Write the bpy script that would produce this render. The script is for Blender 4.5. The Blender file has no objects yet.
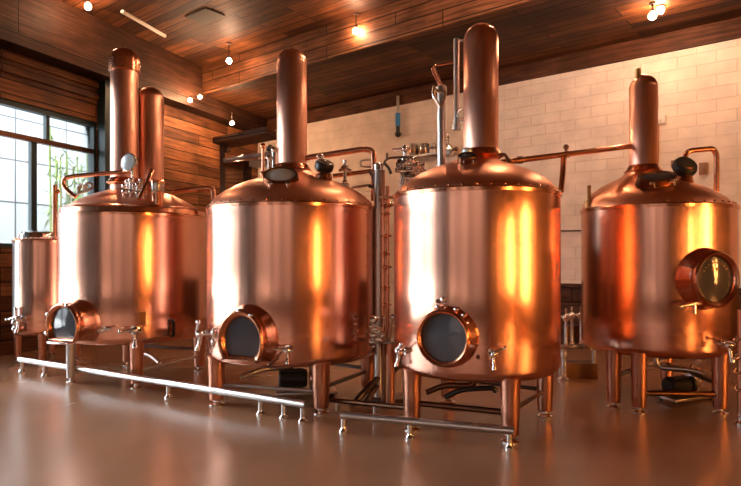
import bpy, bmesh, math, random
from mathutils import Vector, Matrix
random.seed(7)
C = bpy.context.scene.collection
PI = math.pi
EYE, HORIZON, CX, FPX = 1.6, 258.0, 370.5, 600.0

def P(px, py, d):
    """World point that stands at depth d on the line of sight measured at (px, py)."""
    return Vector(((px - CX) / FPX * d, d, EYE - (py - HORIZON) / FPX * d))

def Zat(py, d):
    return EYE - (py - HORIZON) / FPX * d

# ------------------------------------------------------------------ materials
def nodes(name):
    m = bpy.data.materials.new(name)
    m.use_nodes = True
    nt = m.node_tree
    return m, nt, nt.nodes['Principled BSDF']

def N(nt, kind, **kw):
    n = nt.nodes.new(kind)
    for k, v in kw.items():
        setattr(n, k, v)
    return n

def plain(name, col, rough=.5, metal=0., noise=.0, scale=8., **kw):
    m, nt, b = nodes(name)
    b.inputs['Roughness'].default_value = rough
    b.inputs['Metallic'].default_value = metal
    for k, v in kw.items():
        b.inputs[k].default_value = v
    tc = N(nt, 'ShaderNodeTexCoord')
    nz = N(nt, 'ShaderNodeTexNoise')
    nz.inputs['Scale'].default_value = scale
    nt.links.new(tc.outputs['Object'], nz.inputs['Vector'])
    mr = N(nt, 'ShaderNodeMapRange')
    mr.inputs['To Min'].default_value = 1 - noise
    mr.inputs['To Max'].default_value = 1 + noise
    nt.links.new(nz.outputs['Fac'], mr.inputs['Value'])
    mx = N(nt, 'ShaderNodeVectorMath', operation='SCALE')
    mx.inputs[0].default_value = col[:3]
    nt.links.new(mr.outputs['Result'], mx.inputs['Scale'])
    nt.links.new(mx.outputs['Vector'], b.inputs['Base Color'])
    return m

def copper(name, col, rough, aniso, ripple, streak=.06):
    """Polished brushed copper: slight uneven rolling of the sheet gives upright bands."""
    m, nt, b = nodes(name)
    b.inputs['Metallic'].default_value = 1
    b.inputs['Anisotropic'].default_value = aniso
    tg = N(nt, 'ShaderNodeTangent', direction_type='RADIAL', axis='Z')
    nt.links.new(tg.outputs['Tangent'], b.inputs['Tangent'])
    tc = N(nt, 'ShaderNodeTexCoord')
    mp = N(nt, 'ShaderNodeMapping')
    mp.inputs['Scale'].default_value = (1, 1, .0)
    nt.links.new(tc.outputs['Object'], mp.inputs['Vector'])
    n1 = N(nt, 'ShaderNodeTexNoise')
    n1.inputs['Scale'].default_value = 3.2
    n1.inputs['Detail'].default_value = 1.2
    nt.links.new(mp.outputs['Vector'], n1.inputs['Vector'])
    n2 = N(nt, 'ShaderNodeTexNoise')
    n2.inputs['Scale'].default_value = 28
    n2.inputs['Detail'].default_value = 2
    nt.links.new(mp.outputs['Vector'], n2.inputs['Vector'])
    bp = N(nt, 'ShaderNodeBump')
    bp.inputs['Strength'].default_value = 1
    bp.inputs['Distance'].default_value = ripple
    nt.links.new(n1.outputs['Fac'], bp.inputs['Height'])
    nt.links.new(bp.outputs['Normal'], b.inputs['Normal'])
    mr = N(nt, 'ShaderNodeMapRange')
    mr.inputs['To Min'].default_value = rough - streak
    mr.inputs['To Max'].default_value = rough + streak
    nt.links.new(n2.outputs['Fac'], mr.inputs['Value'])
    nt.links.new(mr.outputs['Result'], b.inputs['Roughness'])
    mc = N(nt, 'ShaderNodeMapRange')
    mc.inputs['To Min'].default_value = .97
    mc.inputs['To Max'].default_value = 1.03
    nt.links.new(n2.outputs['Fac'], mc.inputs['Value'])
    mx = N(nt, 'ShaderNodeVectorMath', operation='SCALE')
    mx.inputs[0].default_value = col
    nt.links.new(mc.outputs['Result'], mx.inputs['Scale'])
    nt.links.new(mx.outputs['Vector'], b.inputs['Base Color'])
    return m

def wood(name, c1, c2, plank_len, plank_w, axes='xz', rough=.6, gap=.026, bump=.012):
    m, nt, b = nodes(name)
    b.inputs['Roughness'].default_value = rough
    b.inputs['Specular IOR Level'].default_value = .18
    tc = N(nt, 'ShaderNodeTexCoord')
    sp = N(nt, 'ShaderNodeSeparateXYZ')
    nt.links.new(tc.outputs['Object'], sp.inputs[0])
    cb = N(nt, 'ShaderNodeCombineXYZ')
    nt.links.new(sp.outputs[axes[0].upper()], cb.inputs['X'])
    nt.links.new(sp.outputs[axes[1].upper()], cb.inputs['Y'])
    br = N(nt, 'ShaderNodeTexBrick')
    br.offset = .37
    br.offset_frequency = 3
    br.inputs['Scale'].default_value = 1
    br.inputs['Brick Width'].default_value = plank_len
    br.inputs['Row Height'].default_value = plank_w
    br.inputs['Mortar Size'].default_value = gap * .5
    br.inputs['Mortar Smooth'].default_value = .4
    br.inputs['Bias'].default_value = -.1
    br.inputs['Color1'].default_value = (*c1, 1)
    br.inputs['Color2'].default_value = (*c2, 1)
    br.inputs['Mortar'].default_value = (c1[0] * .25, c1[1] * .22, c1[2] * .2, 1)
    nt.links.new(cb.outputs[0], br.inputs['Vector'])
    mp = N(nt, 'ShaderNodeMapping')
    mp.inputs['Scale'].default_value = (1.0, 16, 1)
    nt.links.new(cb.outputs[0], mp.inputs['Vector'])
    g = N(nt, 'ShaderNodeTexNoise')
    g.inputs['Scale'].default_value = 1.4
    g.inputs['Detail'].default_value = 5
    g.inputs['Distortion'].default_value = .6
    nt.links.new(mp.outputs[0], g.inputs['Vector'])
    g2 = N(nt, 'ShaderNodeTexNoise')
    g2.inputs['Scale'].default_value = 1.7
    g2.inputs['Detail'].default_value = 3
    nt.links.new(cb.outputs[0], g2.inputs['Vector'])
    mr = N(nt, 'ShaderNodeMapRange')
    mr.inputs['From Min'].default_value = .3
    mr.inputs['From Max'].default_value = .7
    mr.inputs['To Min'].default_value = .38
    mr.inputs['To Max'].default_value = 1.3
    nt.links.new(g.outputs['Fac'], mr.inputs['Value'])
    mr2 = N(nt, 'ShaderNodeMapRange')
    mr2.inputs['From Min'].default_value = .3
    mr2.inputs['From Max'].default_value = .7
    mr2.inputs['To Min'].default_value = .6
    mr2.inputs['To Max'].default_value = 1.2
    nt.links.new(g2.outputs['Fac'], mr2.inputs['Value'])
    mu = N(nt, 'ShaderNodeMath', operation='MULTIPLY')
    nt.links.new(mr.outputs[0], mu.inputs[0])
    nt.links.new(mr2.outputs[0], mu.inputs[1])
    sc = N(nt, 'ShaderNodeVectorMath', operation='SCALE')
    nt.links.new(br.outputs['Color'], sc.inputs[0])
    nt.links.new(mu.outputs[0], sc.inputs['Scale'])
    nt.links.new(sc.outputs[0], b.inputs['Base Color'])
    bp = N(nt, 'ShaderNodeBump')
    bp.invert = True
    bp.inputs['Strength'].default_value = .8
    bp.inputs['Distance'].default_value = bump
    nt.links.new(br.outputs['Fac'], bp.inputs['Height'])
    nt.links.new(bp.outputs[0], b.inputs['Normal'])
    return m

def brick_paint(name):
    m, nt, b = nodes(name)
    b.inputs['Roughness'].default_value = .75
    tc = N(nt, 'ShaderNodeTexCoord')
    sp = N(nt, 'ShaderNodeSeparateXYZ')
    nt.links.new(tc.outputs['Object'], sp.inputs[0])
    cb = N(nt, 'ShaderNodeCombineXYZ')
    nt.links.new(sp.outputs['X'], cb.inputs['X'])
    nt.links.new(sp.outputs['Z'], cb.inputs['Y'])
    br = N(nt, 'ShaderNodeTexBrick')
    br.inputs['Scale'].default_value = 1
    br.inputs['Brick Width'].default_value = .58
    br.inputs['Row Height'].default_value = .2
    br.inputs['Mortar Size'].default_value = .006
    br.inputs['Mortar Smooth'].default_value = .6
    br.inputs['Bias'].default_value = .1
    br.inputs['Color1'].default_value = (.86, .75, .66, 1)
    br.inputs['Color2'].default_value = (.82, .70, .61, 1)
    br.inputs['Mortar'].default_value = (.76, .64, .55, 1)
    nt.links.new(cb.outputs[0], br.inputs['Vector'])
    nz = N(nt, 'ShaderNodeTexNoise')
    nz.inputs['Scale'].default_value = 2.2
    nz.inputs['Detail'].default_value = 6
    nt.links.new(cb.outputs[0], nz.inputs['Vector'])
    mr = N(nt, 'ShaderNodeMapRange')
    mr.inputs['From Min'].default_value = .3
    mr.inputs['From Max'].default_value = .7
    mr.inputs['To Min'].default_value = .84
    mr.inputs['To Max'].default_value = 1.1
    nt.links.new(nz.outputs['Fac'], mr.inputs['Value'])
    sc = N(nt, 'ShaderNodeVectorMath', operation='SCALE')
    nt.links.new(br.outputs['Color'], sc.inputs[0])
    nt.links.new(mr.outputs[0], sc.inputs['Scale'])
    nt.links.new(sc.outputs[0], b.inputs['Base Color'])
    ad = N(nt, 'ShaderNodeMath', operation='MULTIPLY_ADD')
    ad.inputs[1].default_value = -1.0
    nt.links.new(br.outputs['Fac'], ad.inputs[0])
    n3 = N(nt, 'ShaderNodeTexNoise')
    n3.inputs['Scale'].default_value = 9
    n3.inputs['Detail'].default_value = 5
    nt.links.new(cb.outputs[0], n3.inputs['Vector'])
    nt.links.new(n3.outputs['Fac'], ad.inputs[2])
    bp = N(nt, 'ShaderNodeBump')
    bp.inputs['Strength'].default_value = .8
    bp.inputs['Distance'].default_value = .012
    nt.links.new(ad.outputs[0], bp.inputs['Height'])
    nt.links.new(bp.outputs[0], b.inputs['Normal'])
    return m

def floor_mat():
    m, nt, b = nodes('floor_resin')
    tc = N(nt, 'ShaderNodeTexCoord')
    nz = N(nt, 'ShaderNodeTexNoise')
    nz.inputs['Scale'].default_value = .9
    nz.inputs['Detail'].default_value = 6
    nt.links.new(tc.outputs['Object'], nz.inputs['Vector'])
    cr = N(nt, 'ShaderNodeValToRGB')
    cr.color_ramp.elements[0].position = .3
    cr.color_ramp.elements[0].color = FLOOR_A
    cr.color_ramp.elements[1].position = .75
    cr.color_ramp.elements[1].color = FLOOR_B
    nt.links.new(nz.outputs['Fac'], cr.inputs['Fac'])
    nt.links.new(cr.outputs['Color'], b.inputs['Base Color'])
    n2 = N(nt, 'ShaderNodeTexNoise')
    n2.inputs['Scale'].default_value = 1.3
    n2.inputs['Detail'].default_value = 5
    nt.links.new(tc.outputs['Object'], n2.inputs['Vector'])
    mr = N(nt, 'ShaderNodeMapRange')
    mr.inputs['To Min'].default_value = .2
    mr.inputs['To Max'].default_value = .3
    nt.links.new(n2.outputs['Fac'], mr.inputs['Value'])
    nt.links.new(mr.outputs[0], b.inputs['Roughness'])
    b.inputs['Specular IOR Level'].default_value = .7
    bp = N(nt, 'ShaderNodeBump')
    bp.inputs['Strength'].default_value = .1
    bp.inputs['Distance'].default_value = .01
    nt.links.new(n2.outputs['Fac'], bp.inputs['Height'])
    nt.links.new(bp.outputs[0], b.inputs['Normal'])
    return m

def thin_glass(name, tint=(1, 1, 1), gloss=.0):
    m = bpy.data.materials.new(name)
    m.use_nodes = True
    nt = m.node_tree
    nt.nodes.clear()
    out = N(nt, 'ShaderNodeOutputMaterial')
    tr = N(nt, 'ShaderNodeBsdfTransparent')
    tr.inputs['Color'].default_value = (*tint, 1)
    gl = N(nt, 'ShaderNodeBsdfGlossy')
    gl.inputs['Roughness'].default_value = .03
    fr = N(nt, 'ShaderNodeFresnel')
    fr.inputs['IOR'].default_value = 1.45
    ad = N(nt, 'ShaderNodeMath', operation='ADD')
    ad.inputs[1].default_value = gloss
    nt.links.new(fr.outputs[0], ad.inputs[0])
    mx = N(nt, 'ShaderNodeMixShader')
    nt.links.new(ad.outputs[0], mx.inputs[0])
    nt.links.new(tr.outputs[0], mx.inputs[1])
    nt.links.new(gl.outputs[0], mx.inputs[2])
    nt.links.new(mx.outputs[0], out.inputs[0])
    return m

def glow(name, col, strength):
    m, nt, b = nodes(name)
    b.inputs['Base Color'].default_value = (*col, 1)
    b.inputs['Emission Color'].default_value = (*col, 1)
    b.inputs['Emission Strength'].default_value = strength
    return m

# tunables
EXPOSURE = .9
SKY = 2.1
BULB = 310.0
ADDED_GLOW = 40.0
FLOOR_A = (.26, .125, .066, 1)
FLOOR_B = (.315, .16, .088, 1)

COP = copper('brushed_copper', (.86, .455, .33), .17, .88, .012, .03)
COPF = copper('flue_copper', (.86, .455, .33), .3, .88, .002, .02)
COPD = copper('dome_copper', (.86, .43, .28), .36, .2, .0, .0)
COPP = plain('pipe_copper', (.82, .40, .25), .2, 1, .08)
COPR = plain('cast_copper', (.74, .33, .19), .24, 1, .08)
COPL = copper('leg_copper', (.62, .29, .19), .32, .5, .001)
STEEL = plain('brushed_steel', (.62, .59, .57), .3, 1, .06, 20)
CHROME = plain('chrome', (.90, .88, .86), .17, 1, .03)
DARKST = plain('dark_steel', (.16, .13, .12), .35, .9, .1)
BLACK = plain('black_rubber', (.012, .012, .013), .35, 0, .1)
BRONZE = plain('dark_bronze', (.20, .10, .06), .28, 1, .1)
BRASS = plain('brass', (.55, .36, .16), .3, 1, .08)
PORT = plain('port_glass', (.075, .08, .092), .07, 0, .05, 3)  # blue-grey base stands in for the window reflected in the glass
PORT.node_tree.nodes['Principled BSDF'].inputs['IOR'].default_value = 1.6
TEAL = plain('dark_teal_frame', (.010, .030, .036), .4, .2, .1)
MIRR = plain('pale_dial', (.55, .62, .66), .12, .25, .02)
PLATE = plain('tan_plate', (.30, .16, .09), .5, 0, .06)
GOLD = plain('gold_paint', (.36, .19, .07), .5, .3, .05)
JARG = plain('jar_glass', (.62, .58, .54), .12, .7, .1)
GLASS = thin_glass('window_glass')
TINT = thin_glass('tinted_glass', (.48, .39, .34))  # dims the added rear windows as the tanks reflect them
CLEAR = thin_glass('clear_acrylic', (.95, .93, .9), .1)
BLUE = plain('blue_band', (.04, .28, .72), .35, 0, .1)
WHITE = plain('white_plastic', (.75, .72, .68), .4, 0, .03)
BULBM = glow('bulb_glow', (1, .56, .32), BULB)
SPOTM = glow('spot_glow', (1, .56, .30), BULB * 2.2)
FILM = glow('added_lantern_glow', (1, .44, .11), ADDED_GLOW)  # glow of the added lanterns, out of view
FLOOR = floor_mat()
BRICK = brick_paint('painted_brick')
W_WALL = wood('wall_boards', (.12, .042, .016), (.33, .13, .048), 3.1, .24)
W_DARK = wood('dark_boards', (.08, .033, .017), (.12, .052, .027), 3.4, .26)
W_AMB = wood('amber_boards', (.34, .15, .04), (.46, .22, .07), 3.4, .26)  # amber tone stands in for lamplight on the unseen right wall
W_CEIL = wood('ceiling_boards', (.06, .019, .006), (.22, .078, .023), 2.6, .2, 'xy')
W_SOFF = wood('soffit_boards', (.05, .016, .005), (.18, .062, .019), 3.4, .21, 'xy')
W_BEAM = wood('beam_timber', (.045, .018, .009), (.065, .026, .013), 7.0, 1.3)  # extra dark: the beam's backlit shade is put into the colour
W_FACE = wood('fascia_boards', (.11, .04, .015), (.22, .085, .033), 2.6, .21)
W_TRIM = wood('trim_timber', (.10, .036, .017), (.13, .048, .022), 6, .5)

# ------------------------------------------------------------------ mesh builder
class MB:
    def __init__(s):
        s.v, s.f = [], []

    def add(s, vs, fs):
        o = len(s.v)
        s.v += [Vector(v) for v in vs]
        s.f += [tuple(i + o for i in f) for f in fs]
        return s

    def loft(s, loops, closed=True, cap0=False, cap1=False):
        n = len(loops[0])
        vs = [p for l in loops for p in l]
        fs = []
        m = n if closed else n - 1
        for k in range(len(loops) - 1):
            for i in range(m):
                j = (i + 1) % n
                fs.append((k * n + i, k * n + j, (k + 1) * n + j, (k + 1) * n + i))
        if cap0:
            fs.append(tuple(range(n - 1, -1, -1)))
        if cap1:
            fs.append(tuple((len(loops) - 1) * n + i for i in range(n)))
        return s.add(vs, fs)

    def lathe(s, prof, c=(0, 0, 0), n=32, axis=(0, 0, 1), shift=None):
        """prof: (r, h) pairs. Rings around axis through c; shift(h) moves a ring sideways."""
        c = Vector(c)
        a = Vector(axis).normalized()
        u = a.orthogonal().normalized() if abs(a.z) < .999 else Vector((1, 0, 0))
        w = a.cross(u)
        loops = []
        for r, h in prof:
            r = max(r, 1e-4)
            cc = c + a * h + (shift(h) if shift else Vector((0, 0, 0)))
            loops.append([cc + (u * math.cos(t) + w * math.sin(t)) * r for t in [2 * PI * i / n for i in range(n)]])
        return s.loft(loops, True, True, True)

    def cyl(s, p0, p1, r0, r1=None, n=20):
        p0, p1 = Vector(p0), Vector(p1)
        r1 = r0 if r1 is None else r1
        L = (p1 - p0).length
        return s.lathe([(r0, 0), (r1, L)], p0, n, p1 - p0)

    def ball(s, c, r, n=16, sq=(1, 1, 1)):
        k = 10
        o = len(s.v)
        s.lathe([(r * math.sin(PI * i / k), -r * math.cos(PI * i / k)) for i in range(k + 1)], (0, 0, 0), n)
        for i in range(o, len(s.v)):
            v = s.v[i]
            s.v[i] = Vector((v.x * sq[0], v.y * sq[1], v.z * sq[2])) + Vector(c)
        return s

    def box(s, c, d, rz=0, M=None, bev=0.):
        bm = bmesh.new()
        bmesh.ops.create_cube(bm, size=1)
        for v in bm.verts:
            v.co = Vector((v.co.x * d[0], v.co.y * d[1], v.co.z * d[2]))
        if bev:
            bmesh.ops.bevel(bm, geom=list(bm.edges), offset=bev, segments=2, affect='EDGES', profile=.5)
        M = (M.to_4x4() if M else Matrix.Rotation(rz, 4, 'Z'))
        bm.verts.index_update()
        s.add([M @ v.co + Vector(c) for v in bm.verts], [tuple(v.index for v in f.verts) for f in bm.faces])
        bm.free()
        return s

    def tube(s, pts, r, n=14, bend=.0, seg=6):
        pts = [Vector(p) for p in pts]
        if bend:
            q = [pts[0]]
            for a, b, c in zip(pts, pts[1:], pts[2:]):
                d1, d2 = a - b, c - b
                k = min(bend, d1.length * .48, d2.length * .48)
                a1, c1 = b + d1.normalized() * k, b + d2.normalized() * k
                for i in range(seg + 1):
                    t = i / seg
                    q.append(a1 * (1 - t) ** 2 + b * 2 * t * (1 - t) + c1 * t * t)
            q.append(pts[-1])
            pts = q
        tan = []
        for i in range(len(pts)):
            a = pts[max(0, i - 1)]
            b = pts[min(len(pts) - 1, i + 1)]
            tan.append((b - a).normalized())
        u = tan[0].orthogonal().normalized()
        loops = []
        for p, t in zip(pts, tan):
            u = (u - t * u.dot(t)).normalized()
            w = t.cross(u)
            loops.append([p + (u * math.cos(x) + w * math.sin(x)) * r for x in [2 * PI * i / n for i in range(n)]])
        return s.loft(loops, True, True, True)

    def build(s, name, mat, parent=None, origin=None, rz=0., sharp=32):
        """Link as ONE mesh object. Children share their thing's origin."""
        if parent is not None:
            o0, r0 = Vector(parent['_o']), 0.
        else:
            o0 = Vector(origin) if origin is not None else Vector((0, 0, 0))
        me = bpy.data.meshes.new(name)
        R = Matrix.Rotation(-rz, 3, 'Z')
        me.from_pydata([tuple(R @ (v - o0)) for v in s.v], [], s.f)
        bm = bmesh.new()
        bm.from_mesh(me)
        bmesh.ops.remove_doubles(bm, verts=bm.verts, dist=1e-5)
        bmesh.ops.recalc_face_normals(bm, faces=bm.faces)
        lim = math.radians(sharp)
        for e in bm.edges:
            e.smooth = len(e.link_faces) != 2 or e.calc_face_angle(0) < lim
        for f in bm.faces:
            f.smooth = True
        bm.to_mesh(me)
        bm.free()
        me.materials.append(mat)
        ob = bpy.data.objects.new(name, me)
        C.objects.link(ob)
        ob['_o'] = tuple(o0)
        if parent is not None:
            ob.parent = parent
        else:
            ob.location = o0
            ob.rotation_euler.z = rz
        return ob

def thing(name, label, cat, loc, group=None):
    o = bpy.data.objects.new(name, None)
    o.empty_display_size = .1
    C.objects.link(o)
    o.location = loc
    o['_o'] = tuple(loc)
    return tag(o, label, cat, group)

def tag(o, label, cat, group=None):
    o['label'] = label
    o['category'] = cat
    if group:
        o['group'] = group
    return o

def struct(o):
    o['kind'] = 'structure'
    return o

# ------------------------------------------------------------------ camera
cam = bpy.data.cameras.new('camera')
cam.sensor_width = 36
cam.lens = 36 * FPX / 741
cam.shift_y = (HORIZON - 243) / 741
co = bpy.data.objects.new('camera', cam)
co.location = (0, 0, EYE)
co.rotation_euler = (PI / 2, 0, 0)
C.objects.link(co)
bpy.context.scene.camera = co

# ------------------------------------------------------------------ the room
CEIL, SOFF, BRTOP, BEAMZ = 6.05, 5.43, 5.11, 5.03
DL = Vector((.4075, 1, 0)).normalized()
L0 = Vector((-6.05, 9.8, 0))
CORNER = Vector((-3.165, 16.88, 0))
DB = Vector((1.2425, -1, 0)).normalized()
RL = math.atan2(DL.y, DL.x)             # along the left wall, towards the corner
RB = math.atan2(DB.y, DB.x)             # along the back wall, towards the right
NB = Vector((-DB.y, DB.x, 0)) * -1      # from the back wall into the room
if NB.dot(Vector((0, -1, 0))) < 0: NB = -NB
NL = Vector((DL.y, -DL.x, 0))           # from the left wall into the room
LB = 10.3
BR = CORNER + DB * (LB * 1.595 / 1.2425 * .94)
XR = 9.0
YREAR = -5.5
b_end = CORNER + DB * ((XR - CORNER.x) / DB.x)
l_end = L0 + DL * ((YREAR - L0.y) / DL.y)
outline = [l_end, Vector((XR, YREAR, 0)), b_end, CORNER]

def slab(z0, z1, pts, name, mat, rz=0, origin=(0, 0, 0)):
    m = MB()
    m.loft([[Vector((p.x, p.y, z0)) for p in pts], [Vector((p.x, p.y, z1)) for p in pts]], True, True, True)
    return struct(m.build(name, mat, None, origin, rz))

big = [l_end + Vector((-.4, -.4, 0)), Vector((XR + .4, YREAR - .4, 0)), b_end + Vector((.4, .2, 0)), CORNER + Vector((-.1, .6, 0))]
slab(-.15, 0, big, 'floor', FLOOR)
slab(CEIL, CEIL + .15, big, 'ceiling', W_CEIL, RB, CORNER)

def wall_seg(m, p, d, n, s0, s1, z0, z1, th=.25, out=0.):
    """Box on the line p + d*s, thickness th behind the face (n points into the room); out moves it into the room."""
    a, b = p + d * s0, p + d * s1
    f = n * out
    bk = -n * (th)
    q = [a + f, b + f, b + f + bk, a + f + bk]
    m.loft([[Vector((v.x, v.y, z0)) for v in q], [Vector((v.x, v.y, z1)) for v in q]], True, True, True)
    return m

# left wall: distance s along DL from L0; windows toward the camera side
sl = lambda t: t * math.sqrt(1 + .4075 ** 2)      # t = depth steps used when measuring
WZ0, WZ1, WZT = 1.78, 4.23, 4.95
WIN = [(sl(-.35), sl(1.84), WZ0, WZ1), (sl(-5.2), sl(-.7), .25, WZT), (sl(-11.8), sl(-5.8), .25, WZT)]  # second and third lie out of view, added tall for daylight and reflections
send = (CORNER - L0).length
s_rear = -(L0 - l_end).length
m = MB()
wall_seg(m, L0, DL, NL, WIN[1][1], send, WZ1, CEIL)
wall_seg(m, L0, DL, NL, s_rear - .2, WIN[1][1], WZT, CEIL)
wall_seg(m, L0, DL, NL, WIN[0][1], send + .25, 0, WZ1)
wall_seg(m, L0, DL, NL, WIN[0][0], WIN[0][1], 0, WZ0)
wall_seg(m, L0, DL, NL, WIN[1][1], WIN[0][0], 0, WZ1)
wall_seg(m, L0, DL, NL, WIN[1][0], WIN[1][1], 0, .25)
wall_seg(m, L0, DL, NL, WIN[2][1], WIN[1][0], 0, WZT)
wall_seg(m, L0, DL, NL, WIN[2][0], WIN[2][1], 0, .25)
wall_seg(m, L0, DL, NL, s_rear - .2, WIN[2][0], 0, WZT)
struct(m.build('wall_left', W_WALL, None, L0, RL))
# brick wall
m = MB()
wall_seg(m, CORNER, DB, NB, -.2, (b_end - CORNER).length + .3, 0, CEIL)
struct(m.build('wall_back', BRICK, None, CORNER, RB))
# right and rear walls, out of the picture
m = MB()
m.box((XR + .125, (b_end.y + YREAR) / 2, CEIL / 2), (.25, b_end.y - YREAR + .3, CEIL))
struct(m.build('wall_right', W_AMB, None, (XR, 0, 0), PI / 2))
RW = [(-9.6, -6.4), (-4.9, -2.6), (-1.3, .3)]  # rear windows added out of view, as pale reflections for the tanks
RZ0, RZ1 = .3, 3.9
m = MB()
xs = [l_end.x - .3] + [v for w_ in RW for v in w_] + [XR + .2]
for k in range(0, len(xs), 2):
    m.box(((xs[k] + xs[k + 1]) / 2, YREAR - .125, CEIL / 2), (xs[k + 1] - xs[k], .25, CEIL))
for x0, x1 in RW:
    m.box(((x0 + x1) / 2, YREAR - .125, RZ0 / 2), (x1 - x0, .25, RZ0))
    m.box(((x0 + x1) / 2, YREAR - .125, (RZ1 + CEIL) / 2), (x1 - x0, .25, CEIL - RZ1))
struct(m.build('wall_rear', W_DARK, None, (0, YREAR, 0), 0))
for k, (x0, x1) in enumerate(RW):
    m = MB()
    cx = (x0 + x1) / 2
    for c, d_ in (((cx, YREAR - .1, RZ0 + .04), (x1 - x0, .12, .08)), ((cx, YREAR - .1, RZ1 - .04), (x1 - x0, .12, .08)),
                  ((x0 + .04, YREAR - .1, (RZ0 + RZ1) / 2), (.08, .12, RZ1 - RZ0)), ((x1 - .04, YREAR - .1, (RZ0 + RZ1) / 2), (.08, .12, RZ1 - RZ0)),
                  ((cx, YREAR - .1, (RZ0 + RZ1) / 2), (.07, .1, RZ1 - RZ0))):
        m.box(c, d_)
    wr = struct(m.build('window_%d' % (4 + k), TEAL, None, (cx, YREAR, 0)))
    m = MB(); m.box((cx, YREAR - .1, (RZ0 + RZ1) / 2), (x1 - x0, .012, RZ1 - RZ0)); wr['_o'] = (cx, YREAR, 0); m.build('pane', TINT, wr)
# wooden board along the top of the bricks, the dropped soffit and the timber beam on the left wall
lb = (b_end - CORNER).length
m = MB()
wall_seg(m, CORNER, DB, NB, 0, lb, BRTOP, SOFF, .06, .06)
struct(m.build('trim_1', W_TRIM, None, CORNER, RB))
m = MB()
wall_seg(m, CORNER, DB, NB, 6.2, lb, 0, 1.12, .06, .05)  # dark boarded strip over the lower back wall, right part only
struct(m.build('dark_strip_back', W_DARK, None, CORNER, RB))
SOFW = 2.75
m = MB()
wall_seg(m, CORNER, DB, NB, 0, lb, SOFF, CEIL, SOFW - .07, SOFW - .06)
struct(m.build('ceiling_soffit', W_SOFF, None, CORNER, RB))
m = MB()
wall_seg(m, CORNER, DB, NB, 0, lb, SOFF - .015, CEIL, .06, SOFW)
struct(m.build('trim_2', W_FACE, None, CORNER, RB))
m = MB()
wall_seg(m, L0, DL, NL, s_rear, send, BEAMZ, CEIL, .42, .42)
struct(m.build('ceiling_beam', W_BEAM, None, L0, RL))
# two raised battens on the boards above the window
for k, (z, t) in enumerate(((4.66, .03), (4.88, .02))):
    m = MB()
    wall_seg(m, L0, DL, NL, WIN[1][1], sl(1.9), z, z + .09, .05, .045)
    struct(m.build('trim_%d' % (3 + k), W_FACE, None, L0, RL))

# windows: teal frame, mullions, panes
def window(idx, s0, s1, z0, z1, mull, zt):
    m = MB()
    fr = .09
    for a, b, c, d in ((s0, s1, z1 - fr, z1), (s0, s1, z0, z0 + fr * .7), (s0, s0 + fr, z0, z1), (s1 - fr * .6, s1, z0, z1)):
        wall_seg(m, L0, DL, NL, a, b, c, d, .16, -.03)
    root = struct(m.build('window_%d' % idx, TEAL, None, L0, RL))
    root['_o'] = (0, 0, 0)
    def part(name, mat, *segs):
        mm = MB()
        for a in segs:
            wall_seg(mm, L0, DL, NL, *a)
        o = mm.build(name, mat, None, L0, RL)
        o.parent = root
        o.location = (0, 0, 0)
        o.rotation_euler = (0, 0, 0)
        return o
    if zt:
        part('transom', BRONZE, (s0, s1, zt - .045, zt + .045, .1, -.04))
    for q, w, zz in mull:
        part('mullion', TEAL, (q - w / 2, q + w / 2, zz[0], zz[1], .08, -.06))
    part('pane', GLASS, (s0, s1, z0, z1, .012, -.11))

zt = 3.66
window(1, *WIN[0], [(sl(.62), .11, (WZ0, zt)), (sl(1.06) - .2, .07, (zt, WZ1))], zt)
window(2, *WIN[1], [(sl(-2.2), .1, (.25, WZT)), (sl(-3.7), .1, (.25, WZT))], 2.6)
window(3, *WIN[2], [(sl(-7.8), .1, (.25, WZT)), (sl(-9.8), .1, (.25, WZT))], 2.6)
# dark steel post beside the window
m = MB()
wall_seg(m, L0, DL, NL, sl(1.84), sl(2.5), 0, BEAMZ, .2, .2)
struct(m.build('trim_5', TEAL, None, L0, RL))

# outside: yard, pale panelled building, bamboo
m = MB()
m.box((-24, 8, -.3), (30, 60, .2))
struct(m.build('ground_outside', plain('yard', (.45, .44, .42), .8, 0, .1), None, (-24, 8, 0)))
def facade_mat():
    m, nt, b = nodes('facade_panels')
    b.inputs['Roughness'].default_value = .6
    tc = N(nt, 'ShaderNodeTexCoord')
    sp = N(nt, 'ShaderNodeSeparateXYZ')
    nt.links.new(tc.outputs['Object'], sp.inputs[0])
    cb = N(nt, 'ShaderNodeCombineXYZ')
    nt.links.new(sp.outputs['X'], cb.inputs['X'])
    nt.links.new(sp.outputs['Z'], cb.inputs['Y'])
    br = N(nt, 'ShaderNodeTexBrick')
    br.offset = 0
    br.inputs['Scale'].default_value = 1
    br.inputs['Brick Width'].default_value = 1.35
    br.inputs['Row Height'].default_value = .95
    br.inputs['Mortar Size'].default_value = .02
    br.inputs['Color1'].default_value = (.27, .29, .30, 1)
    br.inputs['Color2'].default_value = (.24, .262, .27, 1)
    br.inputs['Mortar'].default_value = (.045, .055, .06, 1)
    nt.links.new(cb.outputs[0], br.inputs['Vector'])
    nt.links.new(br.outputs['Color'], b.inputs['Base Color'])
    return m
m = MB()
wall_seg(m, L0 - NL * 3.2, DL, NL, .5, 14, -.2, 14, .3, 0)
f = m.build('building', facade_mat(), None, L0 - NL * 3.2, RL)
tag(f, 'pale panelled building seen through the window on the left', 'building')
bam = thing('bamboo', 'green bamboo growing outside the window at the left', 'plant', L0 - NL * 1.6 + DL * sl(2.7) + Vector((0, 0, -.2)))
base = Vector(bam.location)
mleaf, mst = MB(), MB()
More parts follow.
